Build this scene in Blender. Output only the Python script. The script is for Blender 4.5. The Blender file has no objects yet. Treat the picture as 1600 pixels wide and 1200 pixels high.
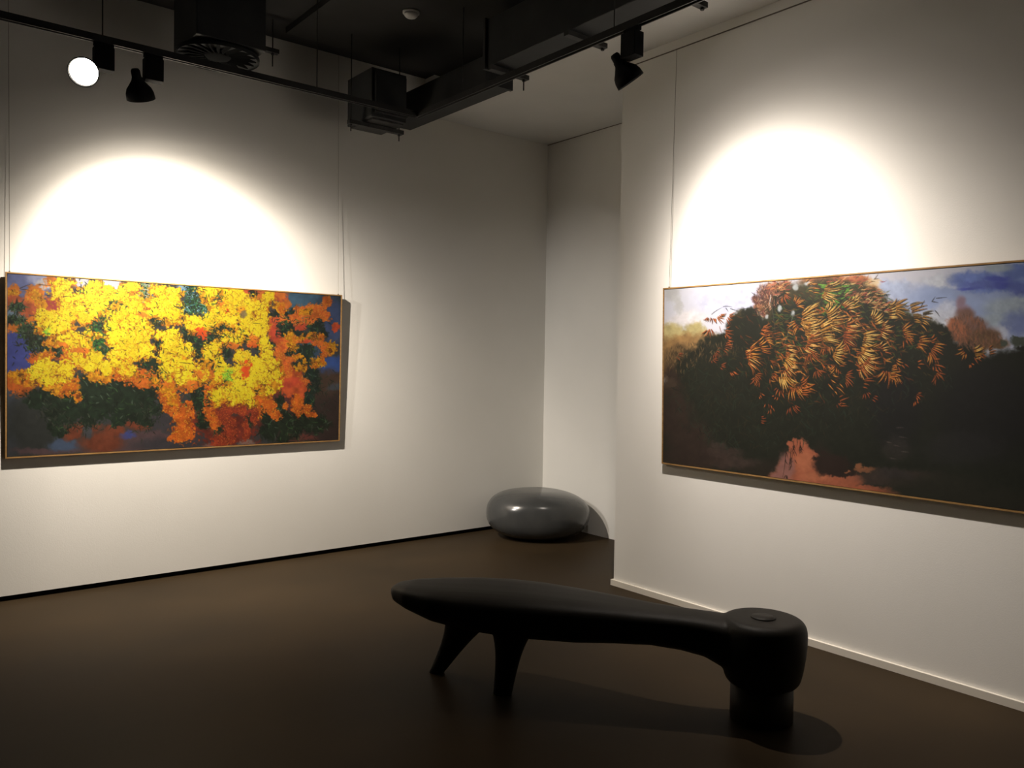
import bpy, bmesh, math, random
import numpy as np
from mathutils import Vector, Matrix, Quaternion

# ================================================================ camera, world, lights, exposure
SC = bpy.context.scene
COL = SC.collection
cam_d = bpy.data.cameras.new('camera'); cam = bpy.data.objects.new('camera', cam_d); COL.objects.link(cam)
cam_d.sensor_width = 36.0; cam_d.sensor_fit = 'HORIZONTAL'; cam_d.lens = 36.0 * 1269.0 / 1600.0
cam_d.clip_start = .05; cam_d.clip_end = 60
cam.matrix_world = Matrix(((0.77770808, 0.00495355, -0.62860608, 0.0),
                           (-0.62844637, 0.03000393, -0.77727404, 0.0),
                           (0.01501038, 0.99953751, 0.02644734, 1.5),
                           (0, 0, 0, 1)))
SC.camera = cam
SC.view_settings.view_transform = 'Standard'; SC.view_settings.look = 'None'
SC.view_settings.exposure = 0.0; SC.view_settings.gamma = 1.0
SC.view_settings.use_curve_mapping = False
SC.cycles.use_denoising = True
SC.cycles.sample_clamp_indirect = 6

WORLD = bpy.data.worlds.new('world'); SC.world = WORLD; WORLD.use_nodes = True
WORLD.node_tree.nodes['Background'].inputs[0].default_value = (.5, .55, .6, 1)
WORLD.node_tree.nodes['Background'].inputs[1].default_value = .004

# track lamps: power (W), colour, cone (deg)   -- the lights themselves are made in make_spotlight
P_LEFT, P_RIGHT = 640., 400.
WARM = (1.0, .88, .735); WARM2 = (1.0, .89, .78)
P_SPARE, P_DOWN, P_ALCOVE = 6., 3.5, 310.


# ================================================================ helpers
def obj(name, bm, mat, parent=None, smooth=False, loc=None):
    me = bpy.data.meshes.new(name)
    bmesh.ops.recalc_face_normals(bm, faces=bm.faces)
    bm.to_mesh(me); bm.free()
    if smooth:
        for p in me.polygons: p.use_smooth = True
    o = bpy.data.objects.new(name, me); COL.objects.link(o)
    if mat: me.materials.append(mat)
    if parent: o.parent = parent
    if loc: o.location = loc
    return o


def thing(name, label, cat, loc=(0, 0, 0), group=None, rot=None):
    o = bpy.data.objects.new(name, None); COL.objects.link(o); o.location = loc
    o.empty_display_size = .1
    if rot: o.rotation_euler = rot
    o['label'] = label; o['category'] = cat
    if group: o['group'] = group
    return o


def tag(o, label, cat, group=None):
    o['label'] = label; o['category'] = cat
    if group: o['group'] = group
    return o


def struct(name, bm, mat, label=None):
    o = obj(name, bm, mat); o['kind'] = 'structure'
    if label: o['label'] = label
    return o


def box(bm, x0, x1, y0, y1, z0, z1, bev=0.0):
    r = bmesh.ops.create_cube(bm, size=1.0)
    vs = r['verts']
    bmesh.ops.scale(bm, vec=(x1 - x0, y1 - y0, z1 - z0), verts=vs)
    bmesh.ops.translate(bm, vec=((x0 + x1) / 2, (y0 + y1) / 2, (z0 + z1) / 2), verts=vs)
    if bev:
        es = list({e for v in vs for e in v.link_edges})
        bmesh.ops.bevel(bm, geom=es, offset=bev, segments=2, profile=.5, affect='EDGES')
    return bm


def B(*a, **k):
    return box(bmesh.new(), *a, **k)


def frame_of(d):
    d = Vector(d).normalized()
    return d.to_track_quat('Z', 'Y').to_matrix()


def lathe(prof, n=32, origin=(0, 0, 0), axis=(0, 0, 1), bm=None, caps=(True, True)):
    """prof = [(radius, distance along axis)]"""
    bm = bm or bmesh.new(); R = frame_of(axis); O = Vector(origin); rings = []
    for r, z in prof:
        if r < 1e-5:
            rings.append([bm.verts.new(O + R @ Vector((0, 0, z)))])
        else:
            rings.append([bm.verts.new(O + R @ Vector((r * math.cos(2 * math.pi * i / n), r * math.sin(2 * math.pi * i / n), z))) for i in range(n)])
    for a, b in zip(rings, rings[1:]):
        if len(a) == 1 and len(b) == 1: continue
        for i in range(n):
            j = (i + 1) % n
            if len(a) == 1: bm.faces.new((a[0], b[i], b[j]))
            elif len(b) == 1: bm.faces.new((a[i], a[j], b[0]))
            else: bm.faces.new((a[i], a[j], b[j], b[i]))
    if caps[0] and len(rings[0]) > 1: bm.faces.new(rings[0][::-1])
    if caps[1] and len(rings[-1]) > 1: bm.faces.new(rings[-1])
    return bm


def tube(pts, r, n=8, bm=None):
    bm = bm or bmesh.new()
    for a, b in zip(pts, pts[1:]):
        a = Vector(a); b = Vector(b)
        lathe([(r, 0), (r, (b - a).length)], n, a, b - a, bm)
    return bm


# ---------------------------------------------------------------- materials
def mat(name, col, rough=.6, spec=.5, metal=0., emit=None, es=0.):
    m = bpy.data.materials.new(name); m.use_nodes = True
    b = m.node_tree.nodes['Principled BSDF']
    b.inputs['Base Color'].default_value = (*col, 1); b.inputs['Roughness'].default_value = rough
    b.inputs['Metallic'].default_value = metal; b.inputs['Specular IOR Level'].default_value = spec
    if emit:
        b.inputs['Emission Color'].default_value = (*emit, 1); b.inputs['Emission Strength'].default_value = es
    return m


def noisy(m, c1, c2, scale=4., detail=6., rough=None, bump=0., bscale=60., bdist=.002, stretch=(1, 1, 1)):
    """colour that wanders between c1 and c2, optional roughness range and fine bump"""
    nt = m.node_tree; N = nt.nodes; L = nt.links; b = N['Principled BSDF']
    tc = N.new('ShaderNodeTexCoord'); mp = N.new('ShaderNodeMapping'); mp.inputs['Scale'].default_value = stretch
    L.new(tc.outputs['Object'], mp.inputs['Vector'])
    n = N.new('ShaderNodeTexNoise'); n.inputs['Scale'].default_value = scale; n.inputs['Detail'].default_value = detail
    L.new(mp.outputs[0], n.inputs['Vector'])
    r = N.new('ShaderNodeValToRGB'); r.color_ramp.elements[0].color = (*c1, 1); r.color_ramp.elements[1].color = (*c2, 1)
    r.color_ramp.elements[0].position = .3; r.color_ramp.elements[1].position = .7
    L.new(n.outputs['Fac'], r.inputs[0]); L.new(r.outputs[0], b.inputs['Base Color'])
    if rough:
        mr = N.new('ShaderNodeMapRange'); mr.inputs['To Min'].default_value = rough[0]; mr.inputs['To Max'].default_value = rough[1]
        L.new(n.outputs['Fac'], mr.inputs['Value']); L.new(mr.outputs[0], b.inputs['Roughness'])
    if bump:
        n2 = N.new('ShaderNodeTexNoise'); n2.inputs['Scale'].default_value = bscale; n2.inputs['Detail'].default_value = 4
        L.new(mp.outputs[0], n2.inputs['Vector'])
        bp = N.new('ShaderNodeBump'); bp.inputs['Strength'].default_value = bump; bp.inputs['Distance'].default_value = bdist
        L.new(n2.outputs['Fac'], bp.inputs['Height']); L.new(bp.outputs[0], b.inputs['Normal'])
    return m


M_WALL = noisy(mat('white_plaster', (.8, .79, .76), .75, .25), (.79, .78, .745), (.82, .81, .78), 1.6, 5, bump=.25, bscale=140, bdist=.0015)
M_SOFFIT = noisy(mat('white_ceiling_paint', (.7, .7, .69), .9, .1), (.68, .685, .68), (.73, .73, .72), 2.2, 5, bump=.1, bscale=120)
M_VOID = noisy(mat('dark_grey_ceiling_paint', (.06, .06, .06), .9, .1), (.03, .032, .032), (.042, .042, .044), 2., 5)
M_FLOOR = noisy(mat('polished_concrete', (.12, .1, .08), .35, .14), (.027, .019, .011), (.045, .031, .0175), 1.1, 8, rough=(.36, .52), bump=.06, bscale=30)
M_FLOOR.node_tree.nodes['Principled BSDF'].inputs['IOR'].default_value = 1.22
M_BLACKPAINT = noisy(mat('black_painted_panel', (.018, .018, .018), .8, .2), (.02, .021, .02), (.028, .028, .028), 3., 4)
M_DUCT = noisy(mat('black_painted_steel', (.02, .02, .02), .55, .3), (.022, .024, .0255), (.033, .035, .0365), 5., 4)
M_TRACK = noisy(mat('black_track_aluminium', (.025, .025, .025), .4, .4), (.018, .0185, .019), (.028, .028, .0285), 9., 3)
M_LAMP = noisy(mat('black_lamp_enamel', (.012, .012, .013), .7, .08), (.005, .0055, .006), (.010, .010, .011), 12., 3)
M_GAP = mat('black_shadow_gap', (.008, .008, .008), .8, .1)
M_RAIL = mat('grey_brown_rail', (.16, .14, .12), .7, .2)
M_VANE = mat('black_diffuser_vane', (.014, .015, .016), .95, .03)
M_SKIRT = noisy(mat('cream_skirting_paint', (.76, .72, .64), .45, .4), (.74, .70, .62), (.78, .74, .67), 3., 4)
M_WIRE = mat('steel_wire', (.22, .2, .17), .45, .5, .6)
M_BENCH = noisy(mat('dark_brown_satin_lacquer', (.024, .021, .018), .5, .16), (.014, .0125, .010), (.019, .017, .014), 3., 5, rough=(.45, .6))
M_WOODBASE = noisy(mat('dark_walnut', (.05, .033, .02), .55, .3), (.02, .014, .009), (.036, .025, .016), 9., 6, stretch=(6, 6, .6))
M_STONE = noisy(mat('grey_glazed_stone', (.075, .076, .074), .26, .7), (.042, .045, .047), (.07, .071, .07), 3.4, 8, rough=(.16, .26), bump=.04, bscale=25)
M_OAK = noisy(mat('oak_frame', (.5, .33, .14), .5, .35), (.22, .125, .045), (.34, .2, .075), 14., 5, stretch=(1, 1, 6))
M_PLASTIC = noisy(mat('grey_white_plastic', (.35, .35, .34), .5, .4), (.32, .32, .31), (.38, .38, .37), 6., 2)
M_ZINC = noisy(mat('galvanised_rod', (.05, .05, .05), .5, .4, .5), (.035, .035, .035), (.06, .06, .06), 20., 2)
M_LIT = mat('lit_lamp_lens', (1, .95, .85), .3, .5, 0, (1.0, .90, .74), 60.)
M_GLASS_OFF = mat('lamp_lens_glass', (.6, .6, .55), .2, .5, 0, (1.0, .88, .7), 6.)

# ================================================================ the room (metres; left wall y = 5.74, right wall x = 4.0)
YL, XR, XB, YP = 5.74, 4.0, 5.03, 3.815
X0, Y0 = -8.0, -7.6
ZC, ZS = 3.83, 3.53
struct('floor', B(X0 - .2, 5.3, Y0 - .2, 5.95, -.12, 0), M_FLOOR, 'polished brown-grey concrete floor')
struct('wall_left', B(X0 - .2, 5.3, YL, 5.95, .033, 4.05), M_WALL, 'white plaster wall behind the yellow painting')
struct('baseboard_left', B(X0 - .2, 5.3, YL + .03, 5.95, 0, .033), M_GAP, 'black recessed shadow gap under the left wall')
struct('wall_right', B(XR, 5.3, Y0 - .2, YP, 0, 4.05), M_WALL, 'white plaster wall behind the willow painting')
struct('wall_back', B(XB, 5.3, YP, YL, 0, 4.05), M_WALL, 'white end wall of the alcove behind the stone seat')
struct('wall_rear', B(X0 - .2, XR, Y0 - .2, Y0, 0, 4.05), M_WALL)
struct('wall_side', B(X0 - .2, X0, Y0, YL, 0, 4.05), M_WALL)
bm = B(XR - .017, XR, Y0, YP + .014, 0, .038); box(bm, XR, XB, YP, YP + .014, 0, .038)
struct('baseboard_right', bm, M_SKIRT, 'low cream skirting board along the right wall')
struct('ceiling', B(X0 - .2, 5.3, Y0 - .2, 5.95, ZC, 4.05), M_VOID, 'dark upper ceiling')
struct('ceiling.001', B(3.675, XB, Y0, YL, ZS, ZC), M_SOFFIT, 'lowered white ceiling band along the right wall')
struct('trim_1', B(XR - .006, XR, Y0, YP, 3.467, 3.472), M_RAIL, 'thin dark picture rail along the top of the right wall')
struct('trim_2', B(XB - .005, XB, YP, YL, ZS - .005, ZS), M_RAIL, 'thin dark line where the alcove wall meets the ceiling')

HOM_L = (669.655093, -0.320436, 12.983716, 166.707386, 291.10653, 428.920138, 0.282555, 0.009474)
HOM_R = (75.26846, 6.292557, 1038.393838, -183.497451, 273.804234, 453.692194, -0.333017, 0.008075)

# ---------------------------------------------------------------- painter (flat print of the two canvases)
class Painter:
    """Paints a flat picture, brush mark by brush mark, into an array (sRGB 0..255)."""
    def __init__(s, W, H, hom, seed):
        s.W, s.H = W, H
        s.r = np.random.RandomState(seed)
        s.tab = s.r.rand(256, 256)
        a, b, c, d, e, f, g, h = hom
        s.Hm = np.array([[a, b, c], [d, e, f], [g, h, 1]])
        s.Hi = np.linalg.inv(s.Hm)
        U, V = np.meshgrid((np.arange(W)) / (W - 1), (np.arange(H)) / (H - 1))
        w = g * U + h * V + 1
        s.X = (a * U + b * V + c) / w
        s.Y = (d * U + e * V + f) / w
        s.img = np.zeros((H, W, 3)) + 60
        s.k = W / 530.0

    def noise(s, sc, oct=3, seed=0, sy=None):
        out = 0; amp = 1; tot = 0
        sy = sy or sc
        for o in range(oct):
            x = s.X / sc * 2 ** o + seed * 17.3 + o * 31; y = s.Y / sy * 2 ** o + seed * 7.7 + o * 11
            xi = np.floor(x).astype(int); yi = np.floor(y).astype(int)
            fx = x - xi; fy = y - yi
            fx = fx * fx * (3 - 2 * fx); fy = fy * fy * (3 - 2 * fy)
            t = s.tab
            v = (t[yi % 256, xi % 256] * (1 - fx) + t[yi % 256, (xi + 1) % 256] * fx) * (1 - fy) + \
                (t[(yi + 1) % 256, xi % 256] * (1 - fx) + t[(yi + 1) % 256, (xi + 1) % 256] * fx) * fy
            out = out + amp * v; tot += amp; amp *= .55
        return out / tot * 2 - 1

    def mask(s, ell, soft=.5, warp=5, ws=14, seed=1, wf=2.2, rag=0.):
        dx = s.noise(ws, 4, seed) * warp; dy = s.noise(ws, 4, seed + 50) * warp
        if wf:
            dx = dx + s.noise(3.2, 2, seed + 9) * wf; dy = dy + s.noise(3.2, 2, seed + 19) * wf
        x = s.X + dx; y = s.Y + dy
        d = np.full(s.X.shape, 9.)
        for e in ell:
            d = np.minimum(d, np.hypot((x - e[0]) / e[2], (y - e[1]) / e[3]))
        if rag:
            d = d + rag * (s.noise(5, 2, seed + 31) + .7 * s.noise(2.2, 1, seed + 41))
        t = np.clip((1 + soft / 2 - d) / soft, 0, 1)
        return t * t * (3 - 2 * t)

    def wash(s, col, ell, soft=.5, warp=5, ws=14, seed=1, op=1., var=10, vs=8, wf=2.2, rag=0.):
        m = s.mask(ell, soft, warp, ws, seed, wf, rag) * op
        c = np.array(col, float)[None, None] * (1 + s.noise(vs, 3, seed + 3)[..., None] * var / 100.)
        s.img = s.img * (1 - m[..., None]) + c * m[..., None]
        return m

    def uvp(s, x, y):
        q = s.Hi @ np.array([x, y, 1.0])
        return q[0] / q[2] * (s.W - 1), q[1] / q[2] * (s.H - 1)

    def cells(s, pts):
        return [s.uvp(*p) for p in pts]

    def seg(s, a, b, ra, rb, col, op=1.):
        R = max(ra, rb) + 1.5
        x0 = max(0, int(min(a[0], b[0]) - R)); x1 = min(s.W, int(max(a[0], b[0]) + R) + 2)
        y0 = max(0, int(min(a[1], b[1]) - R)); y1 = min(s.H, int(max(a[1], b[1]) + R) + 2)
        if x0 >= x1 or y0 >= y1: return
        gx = np.arange(x0, x1)[None, :]; gy = np.arange(y0, y1)[:, None]
        dx, dy = b[0] - a[0], b[1] - a[1]; L = dx * dx + dy * dy + 1e-9
        t = np.clip(((gx - a[0]) * dx + (gy - a[1]) * dy) / L, 0, 1)
        d = np.hypot(gx - a[0] - t * dx, gy - a[1] - t * dy)
        m = (np.clip(ra + (rb - ra) * t - d + .5, 0, 1) * op)[..., None]
        v = s.img[y0:y1, x0:x1]
        s.img[y0:y1, x0:x1] = v * (1 - m) + np.array(col, float) * m

    def stroke(s, x, y, ang, ln, w, col, curve=0., op=1., n=4):
        """tapered curved brush mark from (x,y); ang in degrees, 0 = right, 90 = down"""
        p = [(x, y)]; a = math.radians(ang)
        for i in range(n):
            p.append((p[-1][0] + math.cos(a) * ln / n, p[-1][1] + math.sin(a) * ln / n)); a += math.radians(curve) / n
        c = s.cells(p); k = s.k
        for i in range(n):
            f = lambda t: w * k * (.35 + .65 * math.sin(math.pi * min(1, .15 + .75 * t))) * (1 - .75 * t)
            s.seg(c[i], c[i + 1], f(i / n), f((i + 1) / n), col, op)

    def fan(s, x, y, ang, spread, ln, n, w, col, col2=None, curve=26, dark=True):
        """a spray of narrow willow leaves: they leave a short stem one above the other and sweep the same way"""
        r = s.r; sa = math.radians(ang + 90 + r.uniform(-25, 25)); sl = ln * r.uniform(.35, .6); cu = r.choice([-1, 1]) * curve
        L = []
        for i in range(n):
            t = i / (n - 1) - .5 if n > 1 else 0
            bx = x + math.cos(sa) * sl * t * 1.8 + r.uniform(-1, 1); by = y + math.sin(sa) * sl * t * 1.8 + r.uniform(-1, 1)
            L.append((bx, by, ang + spread * .62 * t + r.uniform(-11, 11), ln * r.uniform(.5, 1.15) * (1 - .5 * abs(t)), cu * r.uniform(.3, 1.3) + 30 * t, r.rand()))
        r.shuffle(L)
        col = np.array(col, float); col2 = np.array(col2 or col, float)
        for bx, by, a, l, c, m in L:
            if dark: s.stroke(bx + .8, by + 1.2, a, l, w * 1.7, (34, 25, 16), c, .8)
            s.stroke(bx, by, a, l, w * 1.25, (col * (1 - .45 * m) + np.array((150, 66, 26.)) * .45 * m) * r.uniform(.72, 1.), c, .95)
            if m > .22: s.stroke(bx + math.cos(math.radians(a)) * l * .2, by + math.sin(math.radians(a)) * l * .2, a + c * .2, l * .62, w * .75, col2 * r.uniform(.9, 1.08), c * .7, .9, 3)

    def dots(s, m, n, cols, rmin, rmax, op=.9, thr=.5):
        ys, xs = np.nonzero(m > thr)
        if len(xs) == 0: return
        idx = s.r.randint(0, len(xs), n)
        for i in idx:
            c = cols[s.r.randint(len(cols))]; a = s.r.uniform(0, 6.28); l = s.r.uniform(0, 1.6)
            x, y = xs[i], ys[i]
            s.seg((x, y), (x + math.cos(a) * l, y + math.sin(a) * l), s.r.uniform(rmin, rmax), s.r.uniform(rmin, rmax) * .7, c, op)

    def leaves(s, m, n, cols, ln, w, ang=(0, 360), op=.85, thr=.4):
        ys, xs = np.nonzero(m > thr)
        if len(xs) == 0: return
        for i in s.r.randint(0, len(xs), n):
            s.stroke(s.X[ys[i], xs[i]], s.Y[ys[i], xs[i]], s.r.uniform(*ang), ln * s.r.uniform(.6, 1.3), w, cols[s.r.randint(len(cols))],
                     s.r.uniform(-50, 50), op, 3)


def paint_blossom():
    p = Painter(700, 354, HOM_L, 5)
    W = p.wash
    p.img[:] = (60, 62, 64)
    # ground of the picture: blue air above, slate below
    W((72, 80, 96), [(10, 640, 30, 60)], .8, 8)
    W((50, 54, 53), [(55, 660, 50, 50)], .8, 8)
    W((104, 114, 165), [(40, 440, 60, 28)], .6, 6, var=14)
    W((150, 158, 195), [(62, 436, 20, 10)], .8, 4)
    W((66, 76, 150), [(25, 555, 42, 50)], .4, 5)
    W((112, 135, 160), [(20, 490, 18, 20), (32, 495, 14, 10)], .6, 4)
    W((190, 192, 205), [(70, 446, 14, 8), (127, 441, 14, 10), (172, 442, 16, 9), (184, 453, 12, 8), (228, 455, 16, 16)], .5, 4)
    W((118, 165, 200), [(300, 452, 22, 12), (304, 474, 14, 10)], .5, 4)
    W((170, 195, 215), [(315, 452, 8, 8)], .7, 4)
    W((70, 105, 132), [(480, 475, 50, 32)], .5, 6, var=16)
    W((56, 78, 100), [(512, 480, 24, 18)], .7, 5)
    W((66, 82, 122), [(522, 505, 14, 40)], .5, 5, var=16)
    W((58, 88, 158), [(518, 572, 20, 15)], .6, 5)
    W((62, 84, 108), [(490, 545, 24, 16)], .7, 5)
    W((78, 60, 50), [(520, 600, 30, 20), (500, 620, 26, 26)], .8, 6)
    W((58, 45, 42), [(515, 655, 36, 40), (470, 672, 50, 22)], .7, 8)
    W((70, 84, 100), [(524, 605, 12, 6)], .8, 4, op=.7)
    W((88, 70, 74), [(80, 704, 60, 5), (240, 684, 60, 12), (205, 700, 60, 12)], .8, 6)
    W((62, 60, 66), [(300, 696, 90, 14), (250, 660, 26, 14)], .7, 5)
    W((72, 88, 115), [(103, 695, 26, 10)], .7, 5)
    W((66, 74, 135), [(200, 680, 12, 6)], .7, 4)
    W((118, 62, 42), [(112, 676, 18, 11), (160, 690, 34, 18), (178, 672, 18, 9), (215, 664, 22, 8), (130, 668, 30, 8)], .7, 6, var=16)
    W((70, 72, 78), [(138, 672, 8, 12)], .7, 4)
    W((150, 120, 110), [(330, 697, 14, 6), (384, 692, 14, 6), (378, 700, 60, 3)], .8, 5, op=.8)
    W((110, 62, 55), [(470, 683, 24, 5)], .8, 4)
    gm = []
    # rust and orange haze behind the blossom
    W((172, 86, 52), [(20, 468, 16, 17), (46, 483, 15, 20), (83, 478, 16, 14), (30, 505, 18, 8)], .6, 5, var=26, rag=.3)
    W((160, 62, 58), [(82, 474, 12, 8), (88, 482, 8, 6)], .7, 4)
    W((208, 120, 42), [(22, 456, 14, 9), (56, 462, 15, 14), (82, 442, 12, 10), (28, 514, 16, 8), (62, 512, 9, 6), (50, 503, 14, 5), (70, 522, 14, 8)], .5, 5, var=26, rag=.3)
    W((196, 98, 36), [(22, 596, 16, 12), (36, 600, 22, 18), (85, 612, 16, 12), (110, 612, 12, 9), (62, 560, 16, 12), (118, 548, 40, 22), (155, 598, 20, 20)], .5, 5, var=26, rag=.3)
    W((184, 84, 50), [(395, 458, 30, 14), (436, 462, 14, 14)], .5, 5, var=20, rag=.3)
    W((205, 112, 45), [(405, 464, 18, 8), (440, 458, 8, 12), (444, 480, 12, 8)], .5, 5, var=20, rag=.3)
    W((112, 46, 34), [(355, 670, 46, 26), (300, 660, 22, 26), (330, 650, 20, 30), (400, 650, 24, 20), (420, 610, 30, 30), (450, 640, 28, 30)], .6, 7, var=34, rag=.35)
    W((88, 52, 52), [(430, 640, 34, 24)], .8, 7)
    W((190, 84, 44), [(432, 505, 14, 22), (438, 535, 14, 22), (452, 590, 24, 26), (440, 570, 16, 20), (470, 604, 22, 16), (462, 612, 26, 10)], .5, 6, var=26, rag=.3)
    W((192, 74, 50), [(430, 522, 9, 15), (442, 590, 10, 10), (452, 602, 10, 6)], .7, 5, var=26, rag=.6)
    # greens
    G = (40, 58, 38)
    gm.append(W((36, 50, 34), [(70, 532, 34, 22), (50, 520, 16, 14), (88, 548, 12, 10)], .4, 6, var=30, rag=.4))
    gm.append(W((52, 76, 66), [(28, 482, 12, 6), (45, 515, 14, 8)], .6, 5))
    gm.append(W((34, 32, 26), [(20, 501, 20, 4)], .7, 3))
    gm.append(W(G, [(182, 478, 10, 12), (157, 492, 9, 12), (146, 512, 11, 16), (150, 538, 14, 16), (165, 545, 10, 10)], .5, 5, var=30))
    gm.append(W((30, 44, 32), [(200, 610, 64, 30), (150, 612, 50, 26), (90, 618, 50, 16), (100, 640, 30, 26), (90, 665, 14, 18), (145, 640, 40, 16), (210, 635, 44, 20),
                               (245, 575, 14, 24), (226, 570, 14, 10), (60, 630, 22, 8), (140, 655, 14, 12), (225, 655, 20, 10), (186, 655, 16, 12)], .35, 8, var=34, rag=.35))
    gm.append(W((46, 76, 56), [(224, 448, 12, 8), (230, 460, 9, 10), (228, 470, 8, 6), (262, 500, 8, 5)], .5, 4, var=40))
    gm.append(W((34, 64, 44), [(290, 484, 14, 10), (305, 478, 22, 12), (322, 484, 12, 9), (300, 458, 12, 12), (296, 448, 10, 7), (345, 463, 7, 9)], .5, 5, var=40))
    gm.append(W((30, 44, 36), [(244, 503, 16, 9), (291, 522, 10, 12), (302, 530, 12, 10), (311, 545, 12, 16), (345, 512, 22, 9), (335, 525, 16, 13), (352, 550, 10, 14),
                               (366, 512, 8, 7), (383, 531, 9, 7), (312, 562, 6, 8), (331, 568, 9, 8), (248, 540, 6, 10), (335, 597, 8, 6), (355, 600, 8, 6),
                               (378, 483, 7, 10), (407, 543, 8, 7), (405, 555, 5, 9), (400, 610, 7, 6), (430, 603, 7, 8), (395, 462, 7, 7)], .45, 4, var=30, rag=.4))
    gm.append(W((30, 46, 40), [(437, 491, 16, 8), (446, 512, 14, 16), (448, 498, 14, 8), (490, 510, 12, 9), (500, 503, 9, 5), (468, 523, 10, 5), (478, 548, 15, 11), (452, 553, 12, 7),
                               (463, 572, 8, 8), (426, 540, 7, 6), (460, 488, 9, 5), (507, 522, 7, 6), (488, 585, 12, 12), (490, 605, 10, 12), (482, 625, 9, 16), (478, 560, 10, 12)], .45, 5, var=30, rag=.4))
    gm.append(W((32, 42, 30), [(312, 622, 14, 26), (322, 655, 14, 14), (342, 672, 9, 10), (436, 638, 9, 22), (415, 652, 11, 14), (394, 656, 9, 12), (445, 660, 22, 16), (480, 660, 34, 14),
                               (420, 672, 14, 16), (460, 670, 14, 14), (440, 682, 10, 10)], .5, 7, var=34, rag=.35))
    for m in gm:
        p.leaves(m, 210, [(18, 26, 18), (48, 74, 42), (70, 104, 62), (30, 44, 30), (86, 104, 88), (20, 30, 22)], 8, 1.0, op=.75)
    p.leaves(gm[3], 160, [(50, 125, 48), (66, 150, 56), (40, 100, 40)], 6, .8)
    p.leaves(gm[6], 200, [(60, 130, 66), (105, 175, 150), (150, 195, 215), (60, 110, 150), (44, 100, 48)], 5.5, .7)
    p.leaves(gm[5], 120, [(200, 205, 200), (120, 160, 110), (30, 40, 40)], 5.5, .7)
    for x, y, n in ((230, 640, 50), (140, 660, 34), (100, 655, 50), (80, 632, 40), (225, 660, 40), (470, 675, 50), (500, 600, 40), (505, 630, 30), (345, 675, 24), (60, 520, 40), (40, 545, 12)):
        for i in range(n):
            p.stroke(x + p.r.normal(0, 12), y + p.r.normal(0, 10), p.r.uniform(20, 160), p.r.uniform(5, 9), .8, [(26, 32, 24), (40, 52, 38), (62, 66, 56)][p.r.randint(3)], p.r.uniform(-40, 40), .8, 3)
    # deep orange blossoms
    om = W((196, 98, 30), [(262, 612, 16, 18), (272, 630, 14, 20), (285, 650, 16, 20), (288, 676, 20, 16), (296, 640, 8, 16), (277, 682, 14, 10), (225, 592, 22, 14), (232, 600, 16, 8), (200, 585, 22, 14),
                            (324, 642, 8, 16), (335, 655, 10, 16), (322, 630, 6, 14), (338, 608, 20, 10), (296, 600, 12, 12), (410, 625, 16, 10), (422, 636, 9, 14), (430, 650, 8, 8), (445, 634, 4, 8),
                            (464, 630, 10, 14), (478, 640, 8, 8), (486, 647, 9, 5), (466, 645, 4, 10), (404, 640, 6, 16), (392, 628, 12, 7)], .4, 5, var=34, rag=.35)
    p.dots(om, 1500, [(235, 160, 40), (225, 120, 25), (190, 80, 30), (245, 185, 60), (170, 60, 25)], .5, 1.2)
    rm = W((150, 58, 34), [(352, 645, 14, 20), (372, 640, 20, 10), (345, 690, 14, 14), (360, 670, 10, 20), (385, 670, 6, 20), (398, 645, 5, 20)], .7, 5, var=30, rag=.35)
    p.dots(rm, 500, [(190, 90, 40), (120, 45, 35), (205, 110, 50)], .5, 1.1)
    om = W((206, 108, 40), [(474, 488, 14, 10), (492, 482, 13, 8), (462, 500, 16, 8), (482, 498, 16, 9), (498, 492, 12, 7), (512, 470, 9, 7), (506, 478, 5, 7), (508, 495, 8, 9), (468, 508, 10, 8),
                            (524, 512, 6, 5), (452, 535, 14, 10), (455, 560, 12, 5), (470, 532, 24, 4), (498, 536, 10, 10), (508, 548, 8, 10), (436, 560, 8, 18), (448, 580, 12, 12), (470, 594, 10, 8),
                            (440, 500, 6, 8)], .45, 4, var=30, rag=.35)
    p.dots(om, 900, [(230, 140, 45), (205, 85, 40), (240, 165, 60), (190, 70, 40)], .5, 1.2)
    W((194, 76, 48), [(470, 512, 11, 4), (524, 513, 6, 4), (482, 532, 13, 3), (462, 596, 10, 6)], .8, 4, var=24, rag=.6)
    # golden blossoms
    gold = [(55, 462, 11, 9), (64, 470, 8, 10), (68, 478, 8, 5), (20, 458, 10, 4), (48, 590, 30, 13), (30, 588, 20, 8), (72, 560, 16, 10), (100, 604, 18, 14), (115, 600, 10, 12), (84, 604, 16, 10),
            (122, 620, 6, 8), (90, 615, 9, 5), (150, 585, 14, 12), (168, 590, 10, 12), (192, 577, 12, 12), (215, 590, 8, 8), (240, 597, 10, 8), (262, 605, 12, 12), (270, 625, 9, 12),
            (90, 535, 20, 10), (68, 512, 14, 12), (338, 600, 10, 10), (300, 600, 12, 10), (285, 575, 24, 14), (322, 572, 12, 8),
            (518, 545, 9, 12), (452, 524, 7, 10), (458, 540, 8, 10), (490, 526, 16, 7), (470, 529, 12, 3), (497, 567, 12, 8), (468, 576, 8, 8), (476, 572, 5, 10), (466, 558, 8, 4), (480, 487, 10, 6),
            (436, 480, 10, 7), (412, 478, 8, 6), (440, 488, 8, 4), (420, 470, 8, 8)]
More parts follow.
